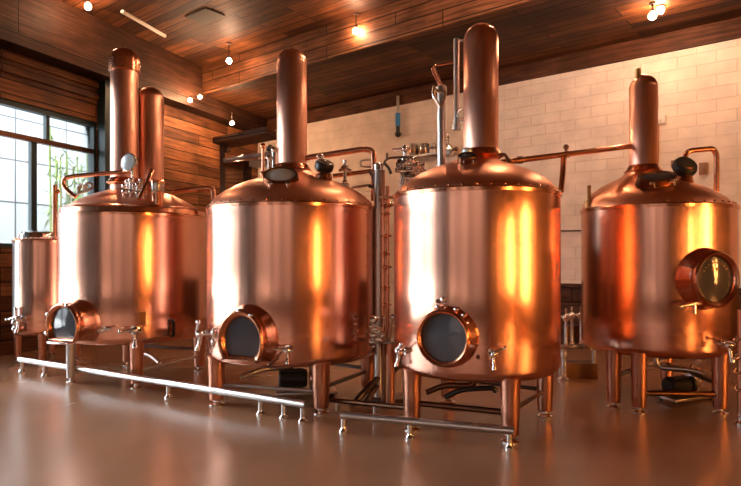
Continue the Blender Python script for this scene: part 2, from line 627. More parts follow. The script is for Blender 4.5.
for k in range(26):
    p = base + DL * random.uniform(-.45, .55) + NL * random.uniform(-.35, .35)
    h = random.uniform(3.0, 4.6)
    top = p + Vector((random.uniform(-.2, .2), random.uniform(-.2, .2), h))
    mst.tube([p, (p + top) / 2 + Vector((0, .03, 0)), top], .018, 6)
    for j in range(34):
        t = random.uniform(.25, 1)
        q = p.lerp(top, t)
        d = Vector((random.uniform(-1, 1), random.uniform(-1, 1), random.uniform(-1.0, .5))).normalized()
        w = d.cross(Vector((0, 0, 1))).normalized() * .022
        L = random.uniform(.16, .34)
        mleaf.add([q, q + d * L * .4 + w, q + d * L, q + d * L * .4 - w], [(0, 1, 2, 3)])
mst.build('stems', plain('bamboo_stem', (.16, .22, .06), .5), bam)
lv = mleaf.build('leaves', plain('bamboo_leaf', (.13, .22, .06), .5, 0, .3), bam)

# ------------------------------------------------------------------ fermenter building blocks
DOME = [(1.0, 0), (.99, .025), (.965, .055), (.91, .115), (.82, .175), (.70, .236), (.57, .288), (.45, .327), (.34, .362), (.26, .397), (.215, .43)]

class Tank:
    def __init__(s, name, label, c, R, zb, zr, dome_h, group='copper brewing tanks', mat=COP, apex=(0, 0)):
        s.c, s.R, s.zb, s.zr, s.dh = Vector((c[0], c[1], 0)), R, zb, zr, dome_h
        s.apex = Vector((apex[0], apex[1], 0))
        s.root = thing(name, label, 'brewing tank', s.c, group)
        s.phc = math.atan2(-c[1], -c[0])
        rb = .09
        prof = [(0, zb - .015), (R * .5, zb - .012), (R - rb, zb)]
        for i in range(1, 7):
            a = i / 6 * PI / 2
            prof.append((R - rb + rb * math.sin(a), zb + rb - rb * math.cos(a)))
        prof += [(R, zb + .4), (R, zr - .02), (R - .02, zr)]
        MB().lathe(prof, s.c, 160).build('shell', mat, s.root)
        # dome with flange
        k = dome_h / .43
        s.dprof = [(r * (R - .012), zr + h * k) for r, h in DOME]
        MB().lathe(s.dprof, s.c, 128, shift=s.shift).build('dome', COPD, s.root, sharp=50)
        fl = MB().lathe([(R - .03, zr - .035), (R + .012, zr - .03), (R + .014, zr + .0), (R + .004, zr + .012), (R - .05, zr + .02)], s.c, 128)
        for i in range(40):
            a = 2 * PI * i / 40
            fl.ball(s.c + Vector((math.cos(a) * (R - .028), math.sin(a) * (R - .028), zr + .028)), .012, 8)
        fl.build('flange', COPP, s.root)

    def shift(s, z):
        t = max(0, min(1, (z - s.zr) / s.dh))
        return s.apex * t

    def n(s, phi):
        return Vector((math.cos(phi), math.sin(phi), 0))

    def side(s, px):
        """Surface angle of the shell on the near side seen at picture column px."""
        d = Vector(((px - CX) / FPX, 1, 0)).normalized()
        b = d.dot(s.c)
        disc = b * b - (s.c.length_squared - s.R ** 2)
        t = b - math.sqrt(max(disc, 0))
        q = d * t - s.c
        return math.atan2(q.y, q.x)

    def surf(s, px, py):
        phi = s.side(px)
        p = s.c + s.n(phi) * s.R
        p.z = Zat(py, p.y)
        return p, s.n(phi)

    def on_dome(s, px, d):
        x = (px - CX) / FPX * d
        for _ in range(12):
            pass
        best = None
        # height by marching over the profile, with the sideways drift of the apex
        prof = s.dprof
        for i in range(400):
            z = s.zr + s.dh * i / 399
            r = (Vector((x, d, 0)) - s.c - s.shift(z)).length
            rr = prof[-1][0]
            for (r0, z0), (r1, z1) in zip(prof, prof[1:]):
                if z0 <= z <= z1:
                    rr = r0 + (r1 - r0) * (z - z0) / (z1 - z0)
                    break
            if r > rr:
                return Vector((x, d, z))
        return Vector((x, d, s.zr + s.dh))

    def flue(s, px, d, rpx, ytop, cap=False, base=None):
        x = (px - CX) / FPX * d
        r = rpx / FPX * d
        zt = Zat(ytop, d)
        zb = s.on_dome(px, d).z - .12
        prof = [(r, 0)]
        prof += [(r, zt - r * 1.0 - zb)]
        for i in range(1, 9):
            a = i / 8 * PI / 2
            prof.append((r * math.cos(a), zt - r * 1.0 - zb + r * 1.0 * math.sin(a)))
        fl = MB().lathe(prof, (x, d, zb), 48).build('flue', COPF, s.root)
        MB().lathe([(r + .002, .1), (r + .055, .13), (r + .03, .155), (r + .012, .19), (r, .2)], (x, d, zb), 48).build('flue_collar', COPR, s.root)
        if cap:
            q = [(r, zt - zb - .32), (r + .022, zt - zb - .31), (r + .022, zt - zb - r * .95)]
            for i in range(1, 9):
                a = i / 8 * PI / 2
                q.append(((r + .022) * math.cos(a), zt - zb - r * .95 + r * 1.0 * math.sin(a)))
            MB().lathe(q, (x, d, zb), 48).build('flue_cap', COPR, s.root)
        return fl

    def leg(s, deg, rad=None, w=.072, mat=COPL, top=None, taper=1.0):
        rad = rad or s.R - .085
        p = s.c + s.n(math.radians(deg)) * rad
        zt = (top or s.zb + .05)
        lg = MB().lathe([(w * .82 * taper, .06), (w * .86 * taper, .1), (w * .96, zt * .7), (w, zt - .06), (w * 1.08, zt)], (p.x, p.y, 0), 28).build('leg', mat, s.root)
        MB().lathe([(w * .9, 0), (w * .92, .012), (w * .5, .024), (w * .36, .03), (w * .36, .075)], (p.x, p.y, 0), 24).build('foot', CHROME, lg)
        return p

    def frame(s, phi, z):
        n = s.n(phi)
        t = Vector((-n.y, n.x, 0))
        return s.c + n * s.R + Vector((0, 0, z)), n, t

    def manway(s, phi, z, rx, rz, arch=False, out=.1, flare=1.22, lip=.05, gl=.8, yaw=0.):
        o, n, t = s.frame(phi, z)
        n2 = (n * math.cos(yaw) + t * math.sin(yaw))
        t2 = Vector((-n2.y, n2.x, 0))
        K = 56
        def loop(sc, h, nn=n2, tt=t2, cut=-.62):
            L = []
            for i in range(K):
                a = 2 * PI * i / K
                x, y = math.cos(a), math.sin(a)
                if arch:
                    y = max(y, cut)
                    if y == cut:
                        x *= 1.0
                L.append(o + tt * (x * rx * sc) + Vector((0, 0, y * rz * sc)) + nn * h)
            return L
        drop = s.R - math.sqrt(max(s.R ** 2 - (rx * flare) ** 2, .01))
        col = MB().loft([loop(flare * 1.06, -drop - .06), loop(flare, -drop * .5), loop(flare * .97, .0), loop(1.05, out * .45), loop(1.0, out * .8), loop(1.0, out)], True)
        collar = col.build('manway_collar', COP if not arch else COPR, s.root, sharp=60)
        rg = MB().loft([loop(1.0, out * .7), loop(1.035, out * .82), loop(1.045, out), loop(1.02, out + lip * .6), loop(.96, out + lip * .8),
                        loop(.9, out + lip * .6), loop(gl + .01, out + lip * .1), loop(gl, out - .03)], True)
        ring = rg.build('manway_frame', COPR, s.root, sharp=60)
        g = MB()
        l0, l1, l2 = loop(gl + .02, out - .015), loop(gl * .5, out - .002), loop(.01, out + .002)
        g.loft([l0, l1, l2], True, False, True)
        g.build('sight_glass', PORT, ring, sharp=70)
        return collar, ring, (o, n2, t2, out)

def valve(root, p, n, s=1., lever=(1, .2), mat=CHROME, spout=True):
    """Small tap: stub, ball body, spout, lever with knob."""
    n = Vector(n).normalized()
    t = Vector((-n.y, n.x, 0))
    z = Vector((0, 0, 1))
    m = MB()
    m.lathe([(.042 * s, -.03 * s), (.042 * s, .012 * s), (.02 * s, .016 * s), (.02 * s, .05 * s)], p, 18, n)
    b = p + n * .075 * s
    m.ball(b, .034 * s)
    m.cyl(b - t * .05 * s, b + t * .05 * s, .02 * s, n=14)
    if spout:
        m.tube([b, b - z * .07 * s, b - z * .13 * s + n * .02 * s], .016 * s, 12, .03)
        m.cyl(b - z * .115 * s + n * .015 * s, b - z * .145 * s + n * .022 * s, .023 * s, n=14)
    v = m.build('valve', mat, root)
    h = MB()
    e = b + (t * lever[0] + z * lever[1]).normalized() * .12 * s + n * .02 * s
    h.tube([b, b + n * .03 * s + z * .02 * s, e], .010 * s, 10)
    h.ball(e, .020 * s, 12)
    h.build('valve_handle', mat, v)
    return v

def bolt_on(root, p, n, s=1., mat=CHROME, name='bolt'):
    n = Vector(n).normalized()
    return MB().lathe([(.016 * s, -.02 * s), (.016 * s, .012 * s), (.011 * s, .02 * s), (.0, .024 * s)], p, 12, n).build(name, mat, root)

# ================================================================== TANKS
# ---- third from the left, nearest: round port
T3 = Tank('brewing_tank', 'nearest copper brewing tank, with one round sight glass low on its front', (1.0406, 5.95), .808, .515, 2.215, .385)
T3.flue(481, 5.98, 17.2, 24)
for a in (-152, -76, 10, 104):
    T3.leg(a, T3.R - .07, .088)
ph = T3.side(446.5)
_, ring, (o, n2, t2, ex) = T3.manway(ph, Zat(337, 5.22), .235, .24, False, .075, 1.16, .05, .84)
# clamp over the port
for a in (48, 66, 104):
    p = o + t2 * (math.cos(math.radians(a)) * .262) + Vector((0, 0, math.sin(math.radians(a)) * .27)) + n2 * .05
    bolt_on(ring, p, n2, 1.2)
p, n = T3.surf(405, 351); valve(T3.root, p, n, .95, (1, .9))
p, n = T3.surf(492, 353); valve(T3.root, p, n, .9, (.8, .5))
p, n = T3.surf(491, 340)
MB().box(p + n * .01, (.02, .02, .12), math.atan2(n.y, n.x)).build('bracket', COPR, T3.root)
p, n = T3.surf(438, 301); bolt_on(T3.root, p, n, 1.3, BRONZE, 'peg')
p, n = T3.surf(443.5, 299.5); bolt_on(T3.root, p, n, 1.5, CHROME, 'peg')
p, n = T3.surf(478, 357); bolt_on(T3.root, p, n, 1.2, BRONZE, 'peg')

def hatch(T, px, d, a, b, tilt_n=None, mat=BRONZE, pane=MIRR):
    """Oval inspection hatch bedded on the dome slope: rim, lid, pane, hinge."""
    p = T.on_dome(px, d)
    e = .02
    px_ = T.on_dome(px + 3, d); py_ = T.on_dome(px, d + .04)
    n = (px_ - p).cross(py_ - p).normalized()
    if n.z < 0: n = -n
    if tilt_n:
        n = (n + Vector(tilt_n)).normalized()
        p = p + n * .03
    u = Vector((1, 0, 0)); u = (u - n * u.dot(n)).normalized()
    w = n.cross(u)
    K = 36
    def loop(s, h):
        return [p + u * math.cos(t) * a * s + w * math.sin(t) * b * s + n * h for t in [2 * PI * i / K for i in range(K)]]
    rim = MB().loft([loop(1.05, -.05), loop(1.0, .03), loop(.98, .045), loop(.88, .05), loop(.84, .03)], True).build('hatch', mat, T.root, sharp=50)
    MB().loft([loop(.86, .03), loop(.4, .05), loop(.02, .055)], True, False, True).build('hatch_pane', pane, rim, sharp=60)
    for sx in (-1, 1):
        m = MB()
        q = p + u * sx * a * .5 - w * b * 1.02 + n * .03
        k = a / .18
        m.cyl(q - u * .025 * k, q + u * .025 * k, .016 * k, n=12)
        m.tube([q, q - w * .05 * k + n * .03 * k, q - w * .07 * k - n * .01], .008 * k, 8)
        m.build('hatch_clamp', CHROME, rim)
    return rim

hatch(T3, 467, 5.56, .088, .06, (0, -.5, 0), pane=PORT)
# pale lamp glass above hatch, dark catch beside the flue
p = T3.on_dome(467, 5.78)
m = MB(); m.lathe([(.05, -.03), (.06, .02), (.055, .05)], p, 24, (0, -.35, 1))
lampb = m.build('dome_lamp', BRONZE, T3.root)
m = MB(); m.lathe([(.05, .048), (.045, .075), (.02, .09), (0, .094)], p, 24, (0, -.35, 1)); m.build('lamp_lens', MIRR, lampb)
p = T3.on_dome(504, 5.75)
m = MB(); m.tube([p + Vector((-.05, 0, .06)), p + Vector((0, -.02, .07)), p + Vector((.04, -.03, .0)), p + Vector((.05, -.03, -.04))], .016, 12, .03)
m.build('catch', BRONZE, T3.root)
# small box on the right shoulder
p = T3.on_dome(555, 6.0)
m = MB(); m.box(p + Vector((0, 0, .05)), (.07, .06, .07), .3, None, .008); m.cyl(p - Vector((0, 0, .03)), p + Vector((0, 0, .05)), .016)
m.build('sensor_box', BRONZE, T3.root)
# standpipe with lever valve and hose behind the flue, and the slim hanging pipe
d = 6.22
b0 = T3.on_dome(441.5, d) - Vector((0, 0, .05))
tp = P(441.5, 90, d)
m = MB(); m.cyl(b0, tp, .045, n=24); m.lathe([(.055, 0), (.055, .05), (.03, .07)], tp - Vector((0, 0, .02)), 24)
sp_ = m.build('standpipe', STEEL, T3.root)
m = MB()
m.tube([P(445, 92, d - .05), P(444, 99, d - .06), P(442, 106, d - .06)], .02, 10, .05)
m.tube([P(434, 86, d - .05), P(433, 95, d - .06), P(440, 107, d - .06)], .017, 10, .05)
m.tube([P(434, 87, d - .05), P(438, 92, d - .05), P(446, 92, d - .05)], .014, 10, .03)
m.build('lever_valve', CHROME, sp_)
m = MB()
m.tube([P(441, 88, d), P(437, 80, d), P(432.5, 71, d), P(433.5, 65, d), P(440, 65, d), P(455, 62, d)], .012, 10, .12)
m.tube([P(444, 88, d - .04), P(440, 80, d - .04), P(436, 72, d - .04), P(434, 66, d - .04)], .010, 10, .1)
m.build('hose', COPP, sp_)
d = 6.2
m = MB(); m.cyl(P(456.5, 128, d), P(456.5, 39, d), .03, n=20); m.lathe([(.045, 0), (.045, .05), (.03, .06)], P(456.5, 130, d), 20)
m.tube([P(456.5, 41, d), P(464, 40, d), P(468, 41, d - .08)], .012, 10, .05)
m.tube([P(457, 121, d), P(462, 121, d), P(465, 121, d - .05)], .012, 10, .05)
dp = m.build('drop_pipe', STEEL, T3.root)
m = MB()
c0 = P(461.5, 114, d - .04)
m.tube([c0 + Vector((math.cos(t) * .04, 0, math.sin(t) * .05)) for t in [2 * PI * i / 20 for i in range(21)]], .009, 8)
m.build('ring_handle', CHROME, dp)

# ---- second from the left
T2 = Tank('brewing_tank', 'copper brewing tank second from the left, with an arched glass door low down', (-.903, 7.0), .976, .485, 2.165, .45)
T2.flue(292, 7.02, 15, 49)
for a in (-150, -64, 12, 102):
    T2.leg(a, T2.R - .08, .094)
ph = T2.side(249)
_, ring, (o, n2, t2, ex) = T2.manway(ph, Zat(337, 6.25) , .25, .30, True, .14, 1.22, .05, .77)
for a in (60, 95, 215, 320):
    p = o + t2 * (math.cos(math.radians(a)) * .235) + Vector((0, 0, max(math.sin(math.radians(a)), -.62) * .30)) + n2 * .15
    bolt_on(ring, p, n2, 1.4, CHROME if a < 100 else BRONZE)
p, n = T2.surf(217, 337); m = MB()
for k in (-1, 1):
    m.ball(p + n * .04 + Vector((0, 0, k * .05)), .028)
m.cyl(p + n * .04 + Vector((0, 0, -.1)), p + n * .04 + Vector((0, 0, .1)), .014)
m.build('hinge', CHROME, T2.root)
m = MB()
q = o + t2 * .25 - Vector((0, 0, .235)) + n2 * .02
m.tube([q - n2 * .1, q + n2 * .04, q + n2 * .05 + t2 * .12 + Vector((0, 0, .08))], .016, 10, .03); m.build('door_latch', BRONZE, T2.root)
p, n = T2.surf(288, 349); valve(T2.root, p, n, .95, (-1, .1))
p, n = T2.surf(208, 334); valve(T2.root, p, n, 1.2, (.3, 1))
p, n = T2.surf(372, 330); valve(T2.root, p, n, 1.2, (.3, 1)); 
hatch(T2, 281, 6.38, .185, .125, (0, -.7, 0), pane=MIRR)
# lamp with dark round head on a copper cup
def dome_lamp(T, px, d, py, head_r, tilt):
    b = T.on_dome(px - 0, d)
    top = P(px, py, d)
    ax = Vector(tilt).normalized()
    m = MB(); m.lathe([(.10, -.06), (.085, .04), (.08, .05)], b, 28, (top - b).normalized())
    L = (top - b).length
    m.lathe([(.055, 0), (.06, L * .45), (head_r * .8, L * .75), (head_r * .86, L * .92)], b, 28, (top - b).normalized())
    cup = m.build('lamp_cup', COPR, T.root)
    h = MB(); h.lathe([(head_r * .8, -.05), (head_r, -.02), (head_r * 1.02, .03), (head_r * .92, .06), (head_r * .86, .066)], top, 36, ax)
    hd = h.build('lamp_head', BLACK, cup)
    g = MB(); g.lathe([(head_r * .87, .062), (head_r * .5, .074), (0, .078)], top, 36, ax); g.build('lamp_glass', PORT, hd)
    return cup
dome_lamp(T2, 324, 6.72, 167, .105, (.3, -.5, 1))
m = MB(); p = T2.on_dome(321, 6.9) + Vector((0, 0, .02)); q = P(320, 157, 6.9); m.cyl(p, q, .02); m.ball(q, .05, 16, (1, 1, .7))
m.build('pressure_dial', CHROME, T2.root)
# valve tree right of the lamp
m = MB(); p = T2.on_dome(345, 6.75); q = P(345, 160, 6.75)
m.cyl(p - Vector((0, 0, .04)), q, .02); m.ball(P(345, 168, 6.75), .045); m.lathe([(.05, 0), (.05, .02), (.02, .03)], p, 18)
m.tube([P(339, 171, 6.72), P(345, 168, 6.72), P(351, 171, 6.72)], .018, 10)
m.ball(P(345, 182, 6.72), .03); m.ball(P(344, 189, 6.66), .03)
m.build('valve_tree', CHROME, T2.root)
# overhead copper pipes
d = 6.98
m = MB(); m.tube([P(302, 158.5, d), P(364, 149, d), P(373, 150.5, d), P(374, 166, d), P(374, 201, d)], .034, 16, .14)
m.build('outlet_pipe', COPP, T2.root)
m = MB(); m.tube([P(333, 176, 6.85), P(371, 171, 6.95), P(374, 172, 6.98)], .024, 14, .05); m.build('outlet_pipe', COPP, T2.root)
m = MB(); m.tube([P(370, 172, 6.9), P(374, 178, 6.88), P(374, 187, 6.9), P(369, 186, 6.92)], .02, 12, .06); m.build('pipe_clamp', DARKST, T2.root)
m = MB(); m.tube([P(361, 166, 7.1), P(360, 161, 7.1), P(366, 160, 7.1), P(373, 160, 7.1)], .012, 10, .06)
m.tube([P(361, 166, 7.1), P(366, 167, 7.1), P(373, 167, 7.1)], .012, 10, .05)
m.build('gauge_loop', STEEL, T2.root)
m = MB(); m.tube([P(352, 188, 7.0), P(362, 186, 7.0), P(370, 185, 7.0)], .016, 10, .05)
m.build('gauge_pipe', STEEL, T2.root)
# slim sight pipes left of the flue
for k, (px, y0) in enumerate(((263, 146), (269, 158), (274, 150))):
    b = T2.on_dome(px, 6.95)
    m = MB(); m.cyl(b - Vector((0, 0, .03)), P(px, y0, 6.95), .016 + .006 * (k == 2)); m.ball(P(px, y0, 6.95), .035); m.ball(P(px, 174, 6.95), .036); m.ball(P(px + 1, 183, 6.95), .03)
    m.build('sight_pipe', CHROME if k else COPP, T2.root)

# ---- leftmost large tank with two flues
T1 = Tank('brewing_tank', 'large copper brewing tank at the left carrying two flues side by side on its dome', (-3.22, 8.2), .936, .53, 2.16, .43)
T1.flue(124.5, 8.05, 13.2, 49, True)
T1.flue(150.5, 8.3, 12.6, 87)
MB().lathe([(T1.R - .02, 2.16), (T1.R + .004, 2.165), (T1.R - .004, 2.23), (T1.R - .05, 2.265), (T1.R - .08, 2.27)], T1.c, 128).build('rim_band', COPP, T1.root)
for a in (-67, 25, 118):
    T1.leg(a, T1.R - .08, .085)
T1.leg(-143, T1.R - .14, .06, STEEL)
ph = T1.side(77.5)
_, ring, (o, n2, t2, ex) = T1.manway(ph, Zat(321, 7.75), .26, .27, True, .20, 1.2, .05, .80)
for a in (70, 150, 200):
    p = o + t2 * (math.cos(math.radians(a)) * .26) + Vector((0, 0, max(math.sin(math.radians(a)), -.62) * .27)) + n2 * .21
    bolt_on(ring, p, n2, 1.8)
m = MB(); q = o - Vector((0, 0, .19)) + n2 * .23
m.box(q, (.30, .16, .025), math.atan2(t2.y, t2.x), None, .01); m.build('door_sill', CHROME, ring)
p, n = T1.surf(104, 330); valve(T1.root, p, n, .95, (1, .2), spout=False)
p, n = T1.surf(135, 330); valve(T1.root, p, n, 1.4, (-1, .0))
p, n = T1.surf(142.5, 318); MB().box(p + n * .006, (.012, .075, .16), math.atan2(n.y, n.x)).build('name_plate', BRONZE, T1.root)
p, n = T1.surf(171, 328); m = MB()
m.tube([p + n * .0 + Vector((0, 0, .1)), p + n * .06 + Vector((0, 0, .09)), p + n * .06 - Vector((0, 0, .09)), p - Vector((0, 0, .1))], .02, 10, .04); m.build('grip', BLACK, T1.root)
# curled copper pipe, inner steel loop, dial, valve cluster, jar-topped sight tube
d = 7.75
m = MB(); m.tube([P(76, 197, d), P(68, 191, d), P(63, 185, d), P(64, 178, d), P(74, 176, d), P(128, 171.5, d + .1), P(134, 171, d + .3)], .028, 16, .22, 8)
m.build('curled_pipe', COPP, T1.root)
m = MB(); m.tube([P(70, 196, d), P(78, 193, d), P(88, 190, d), P(93, 186, d), P(90, 183, d), P(86, 184, d), P(84, 190, d)], .022, 12, .1); m.tube([P(79, 194, d), P(78, 187, d), P(82, 185, d)], .03, 12, .06)
m.build('hose_loop', STEEL, T1.root)
b = T1.on_dome(133, 7.85); q = P(131, 163, 7.75)
m = MB(); m.cyl(b - Vector((0, 0, .03)), q + Vector((0, .05, 0)), .022); m.lathe([(.11, 0), (.122, .02), (.122, .05), (.11, .06)], q, 36, (-.35, -1, .1))
dl = m.build('dial_case', CHROME, T1.root)
m = MB(); m.lathe([(.112, .058), (.06, .066), (0, .068)], q, 36, (-.35, -1, .1)); m.build('dial_face', MIRR, dl)
m = MB()
for k in range(7):
    px = 124 + k * 3.4
    b = T1.on_dome(px, 7.6 + .05 * (k % 2))
    m.cyl(b - Vector((0, 0, .02)), b + Vector((0, 0, .1 + .04 * (k % 3))), .016, n=12); m.ball(b + Vector((0, 0, .1 + .04 * (k % 3))), .032, 12); m.ball(b + Vector((0, 0, .03)), .03, 12)
m.tube([T1.on_dome(121, 7.6) + Vector((0, 0, .06)), T1.on_dome(147, 7.6) + Vector((0, 0, .06))], .02, 10)
m.build('valve_cluster', CHROME, T1.root)
b = T1.on_dome(157.5, 7.62)
m = MB(); m.cyl(b - Vector((0, 0, .05)), b + Vector((0, 0, .12)), .075, n=28); sg = m.build('sight_tube', COPP, T1.root)
m = MB(); m.lathe([(.078, .12), (.085, .14), (.085, .22), (.07, .235)], b, 28); m.build('tube_jar', JARG, sg)
m = MB(); m.lathe([(.088, .225), (.088, .255), (.05, .275), (0, .28)], b, 28); m.build('tube_lid', COPR, sg)
b = T1.on_dome(146, 7.6)
m = MB(); m.tube([P(152, 170, 7.7), P(147, 184, 7.6), b + Vector((-.04, -.12, -.03))], .03, 12, .1); m.build('fill_pipe', COPP, T1.root)
d = 8.1
m = MB(); m.tube([P(172, 192, d), P(178, 190.5, d), P(208, 188, d), P(213, 189, d), P(214, 200, d)], .035, 14, .1); m.tube([P(214, 199, d), P(214, 206, d), P(207, 212, d)], .03, 14, .08)
m.build('outlet_pipe', COPP, T1.root)

# ---- small tank at far left
T0 = Tank('small_tank', 'small copper tank at the far left edge under the window, shortest of the tanks', (-5.06, 9.4), .475, .42, 1.87, .06, None)
T0.root['category'] = 'tank'
for a in (-165, -72, 20, 110):
    T0.leg(a, T0.R - .06, .055)
m = MB()
p = P(39, 233, 9.4); p.z = 1.93
m.lathe([(.30, -.06), (.30, .02), (.27, .07), (.12, .1), (.0, .105)], p, 40)
m.build('lid', CHROME, T0.root)
m = MB(); p2 = P(52, 226, 9.4); m.tube([P(55, 240, 9.35), P(55, 200, 9.35), P(55, 185, 9.35)], .035, 14); m.tube([P(55, 193, 9.35), P(59, 191, 9.35)], .03)
m.build('vent_pipe', COPR, T0.root)
# steel jacket seam on the left flank
phi = T0.side(17)
m = MB()
K = 14
loops = []
for z in (.55, 1.84):
    loops.append([T0.c + T0.n(phi - .38 + .5 * i / K) * (T0.R + .006) + Vector((0, 0, z)) for i in range(K + 1)] + [T0.c + T0.n(phi - .38 + .5 * (K - i) / K) * (T0.R - .006) + Vector((0, 0, z)) for i in range(K + 1)])
m.loft(loops, True, True, True); m.build('steel_jacket', STEEL, T0.root)
p, n = T0.surf(24, 318); valve(T0.root, p, n, 1.4, (-1, -.1))
p, n = T0.surf(18, 322)
m = MB(); m.cyl(p + Vector((0, -.05, -.16)), p + Vector((0, -.05, .2)), .025); m.ball(p + Vector((0, -.06, -.1)), .055); m.ball(p + Vector((0, -.06, .0)), .06); m.ball(p + Vector((0, -.05, .2)), .03)
m.cyl(p, p + Vector((0, -.06, 0)), .03)
m.build('level_gauge', CHROME, T0.root)

# ---- right tank
T4 = Tank('brewing_tank', 'copper brewing tank at the right edge, with a round port turned to the right', (3.235, 6.8), .80, .575, 2.15, .42, apex=(-.17, .0))
T4.flue(643.5, 6.8, 13.4, 75)
m = MB(); p = P(638, 76, 6.75); m.cyl(p - Vector((0, 0, .05)), p + Vector((0, 0, .05)), .03); m.ball(p + Vector((0, 0, .06)), .03); m.build('flue_valve', BRASS, T4.root)
for a in (-150, -128, -60, 55):
    T4.leg(a, T4.R - .075, .082)
ph = T4.side(705)
_, ring, (o, n2, t2, ex) = T4.manway(ph, Zat(278, 6.25), .235, .27, False, .15, 1.2, .05, .80, yaw=.0)
# worn gold marks in an arc on the port glass
M = Matrix((t2, Vector((0, 0, 1)), n2)).transposed()
for k in range(9):
    a = math.radians(150 - k * 14)
    q = o + t2 * math.cos(a) * .145 + Vector((0, 0, math.sin(a) * .165)) + n2 * (ex + .002)
    R_ = Matrix.Rotation(a - PI / 2 + (.5 if k % 2 else -.3), 3, 'Z')
    m = MB()
    m.box(q, (.006, .024, .004), 0, M @ R_)
    m.box(q + t2 * .004, (.014, .005, .004), 0, M @ R_)
    m.build('gold_mark', GOLD, ring)
for k in range(2):
    q = o + t2 * (-.03 + .05 * k) + Vector((0, 0, .10)) + n2 * (ex + .002)
    MB().box(q, (.022, .03, .004), 0, M).build('gold_mark', GOLD, ring)
m = MB(); q = o - t2 * .19 - Vector((0, 0, .235)) + n2 * .1
m.tube([q - t2 * .16 + Vector((0, 0, -.03)), q, q + t2 * .07], .022, 12, .03); m.tube([q, q - Vector((0, 0, .1))], .016, 10)
m.build('door_latch', CHROME, T4.root)
p, n = T4.surf(722, 344); valve(T4.root, p, n, 1.15, (-1, .3))
hatch(T4, 656, 6.3, .20, .12, (0, -.15, 0), pane=PORT)
dome_lamp(T4, 684, 6.45, 168, .125, (.1, -.8, .6))
m = MB(); p = T4.on_dome(672, 6.3); m.ball(p, .03); m.tube([p - Vector((.06, 0, 0)), p + Vector((.06, 0, .02))], .012, 8); m.build('lamp_screw', CHROME, T4.root)
d = 6.75
m = MB(); m.tube([P(685, 176, d), P(685, 151, d), P(713, 148.5, d), P(716.5, 154, d), P(716.5, 192, d)], .03, 14, .09); m.build('vent_pipe', COPP, T4.root)
p = T4.on_dome(589, 6.75)
m = MB(); m.lathe([(.05, -.05), (.05, .03), (.02, .04), (.02, .17), (.026, .18), (.02, .2), (0, .205)], p, 20); m.build('bleed_valve', BRASS, T4.root)
# transfer pipe from T3's dome to T4's flue
a, b = P(497, 163, 6.0), P(632, 146, 6.8)
m = MB(); m.tube([a, b], .030, 16)
j = a.lerp(b, .5)
tr = thing('transfer_pipe', 'long copper pipe running from the nearest tank across to the right tank', 'pipe', a)
m.build('pipe', COPP, tr)
q = P(566, 154.6, j.y)
m = MB(); m.tube([q + Vector((.01, 0, 0)), P(563.5, 158, q.y - .05), P(563, 170, 6.2), P(561, 191, 6.05)], .03, 14, .08); m.build('branch_pipe', COPP, tr)
m = MB(); m.lathe([(.036, -.03), (.036, .03)], q, 18, b - a); m.cyl(q, q + Vector((0, 0, .07)), .014); m.ball(q + Vector((0, 0, .08)), .03); m.build('bleed_knob', BRONZE, tr)
m = MB(); m.lathe([(.04, -.02), (.04, .02)], P(520, 160, a.lerp(b, .17).y), 18, b - a); m.build('pipe_coupling', DARKST, tr)

# ================================================================== FLOOR RAILS
def rail(label, pts_h, posts, r, mat=STEEL):
    a, b = pts_h
    root = thing('foot_rail', label, 'rail', Vector((a.x, a.y, 0)))
    MB().tube([a, b], r, 18).build('rail', mat, root)
    for p in posts:
        m = MB(); m.cyl((p.x, p.y, .03), (p.x, p.y, a.lerp(b, 0).z - r * .3), r * .62, n=16)
        po = m.build('post', mat, root)
        MB().lathe([(r * 1.15, 0), (r * 1.15, .015), (r * .7, .035), (r * .65, .05)], (p.x, p.y, 0), 20).build('foot', CHROME, po)
    return root
a, b = P(20, 371.5, 8.46), P(306, 422.5, 5.84)
a.z = b.z = .17
rail('long steel foot rail running in front of the two left tanks', (a, b), [a.lerp(b, t) for t in (.01, .12, .61, .885, .945, .992)], .04)
a, b = P(341, 432, 5.52), P(514, 450, 5.02)
a.z = b.z = .155
rail('short steel foot rail running in front of the nearest tank', (a, b), [a.lerp(b, t) for t in (.015, .42, .975)], .036)

# ================================================================== UNDER AND BETWEEN THE TANKS
def pump(label, c, rz, s=1.):
    root = thing('transfer_pump', label, 'pump', Vector((c[0], c[1], 0)))
    M = Matrix.Rotation(rz, 3, 'Z')
    v = lambda x, y, z: Vector((c[0], c[1], 0)) + M @ Vector((x * s, y * s, z * s))
    ax = M @ Vector((1, 0, 0))
    MB().box(v(0, 0, .05), (.7 * s, .3 * s, .03), rz, None, .008).build('base_plate', STEEL, root)
    for i in (-1, 1):
        for j in (-1, 1):
            MB().cyl(v(i * .3, j * .11, 0), v(i * .3, j * .11, .05 / 1), .02 * s).build('foot', BLACK, root)
    m = MB(); m.lathe([(.08 * s, 0), (.11 * s, .02 * s), (.11 * s, .3 * s), (.09 * s, .33 * s)], v(-.32, 0, .2), 28, ax)
    for k in range(12):
        t = 2 * PI * k / 12
        m.box(v(-.16, math.cos(t) * .112, .2 + math.sin(t) * .112), (.24 * s, .01 * s, .01 * s), rz)
    m.build('motor', BLACK, root)
    m = MB(); m.lathe([(.05 * s, 0), (.13 * s, .01 * s), (.13 * s, .07 * s), (.06 * s, .09 * s), (.04 * s, .2 * s)], v(.03, 0, .2), 28, ax); m.build('pump_head', CHROME, root)
    m = MB(); m.tube([v(.08, 0, .3), v(.08, 0, .42), v(.3, .05, .45)], .03 * s, 14, .06); m.build('outlet', STEEL, root)
    return root

pump('steel transfer pump with black motor lying beneath the tank second from the left', (-.75, 7.0), .15, 1.0)
pump('black transfer pump on the floor beneath the right tank', (3.55, 6.75), .4, .9)

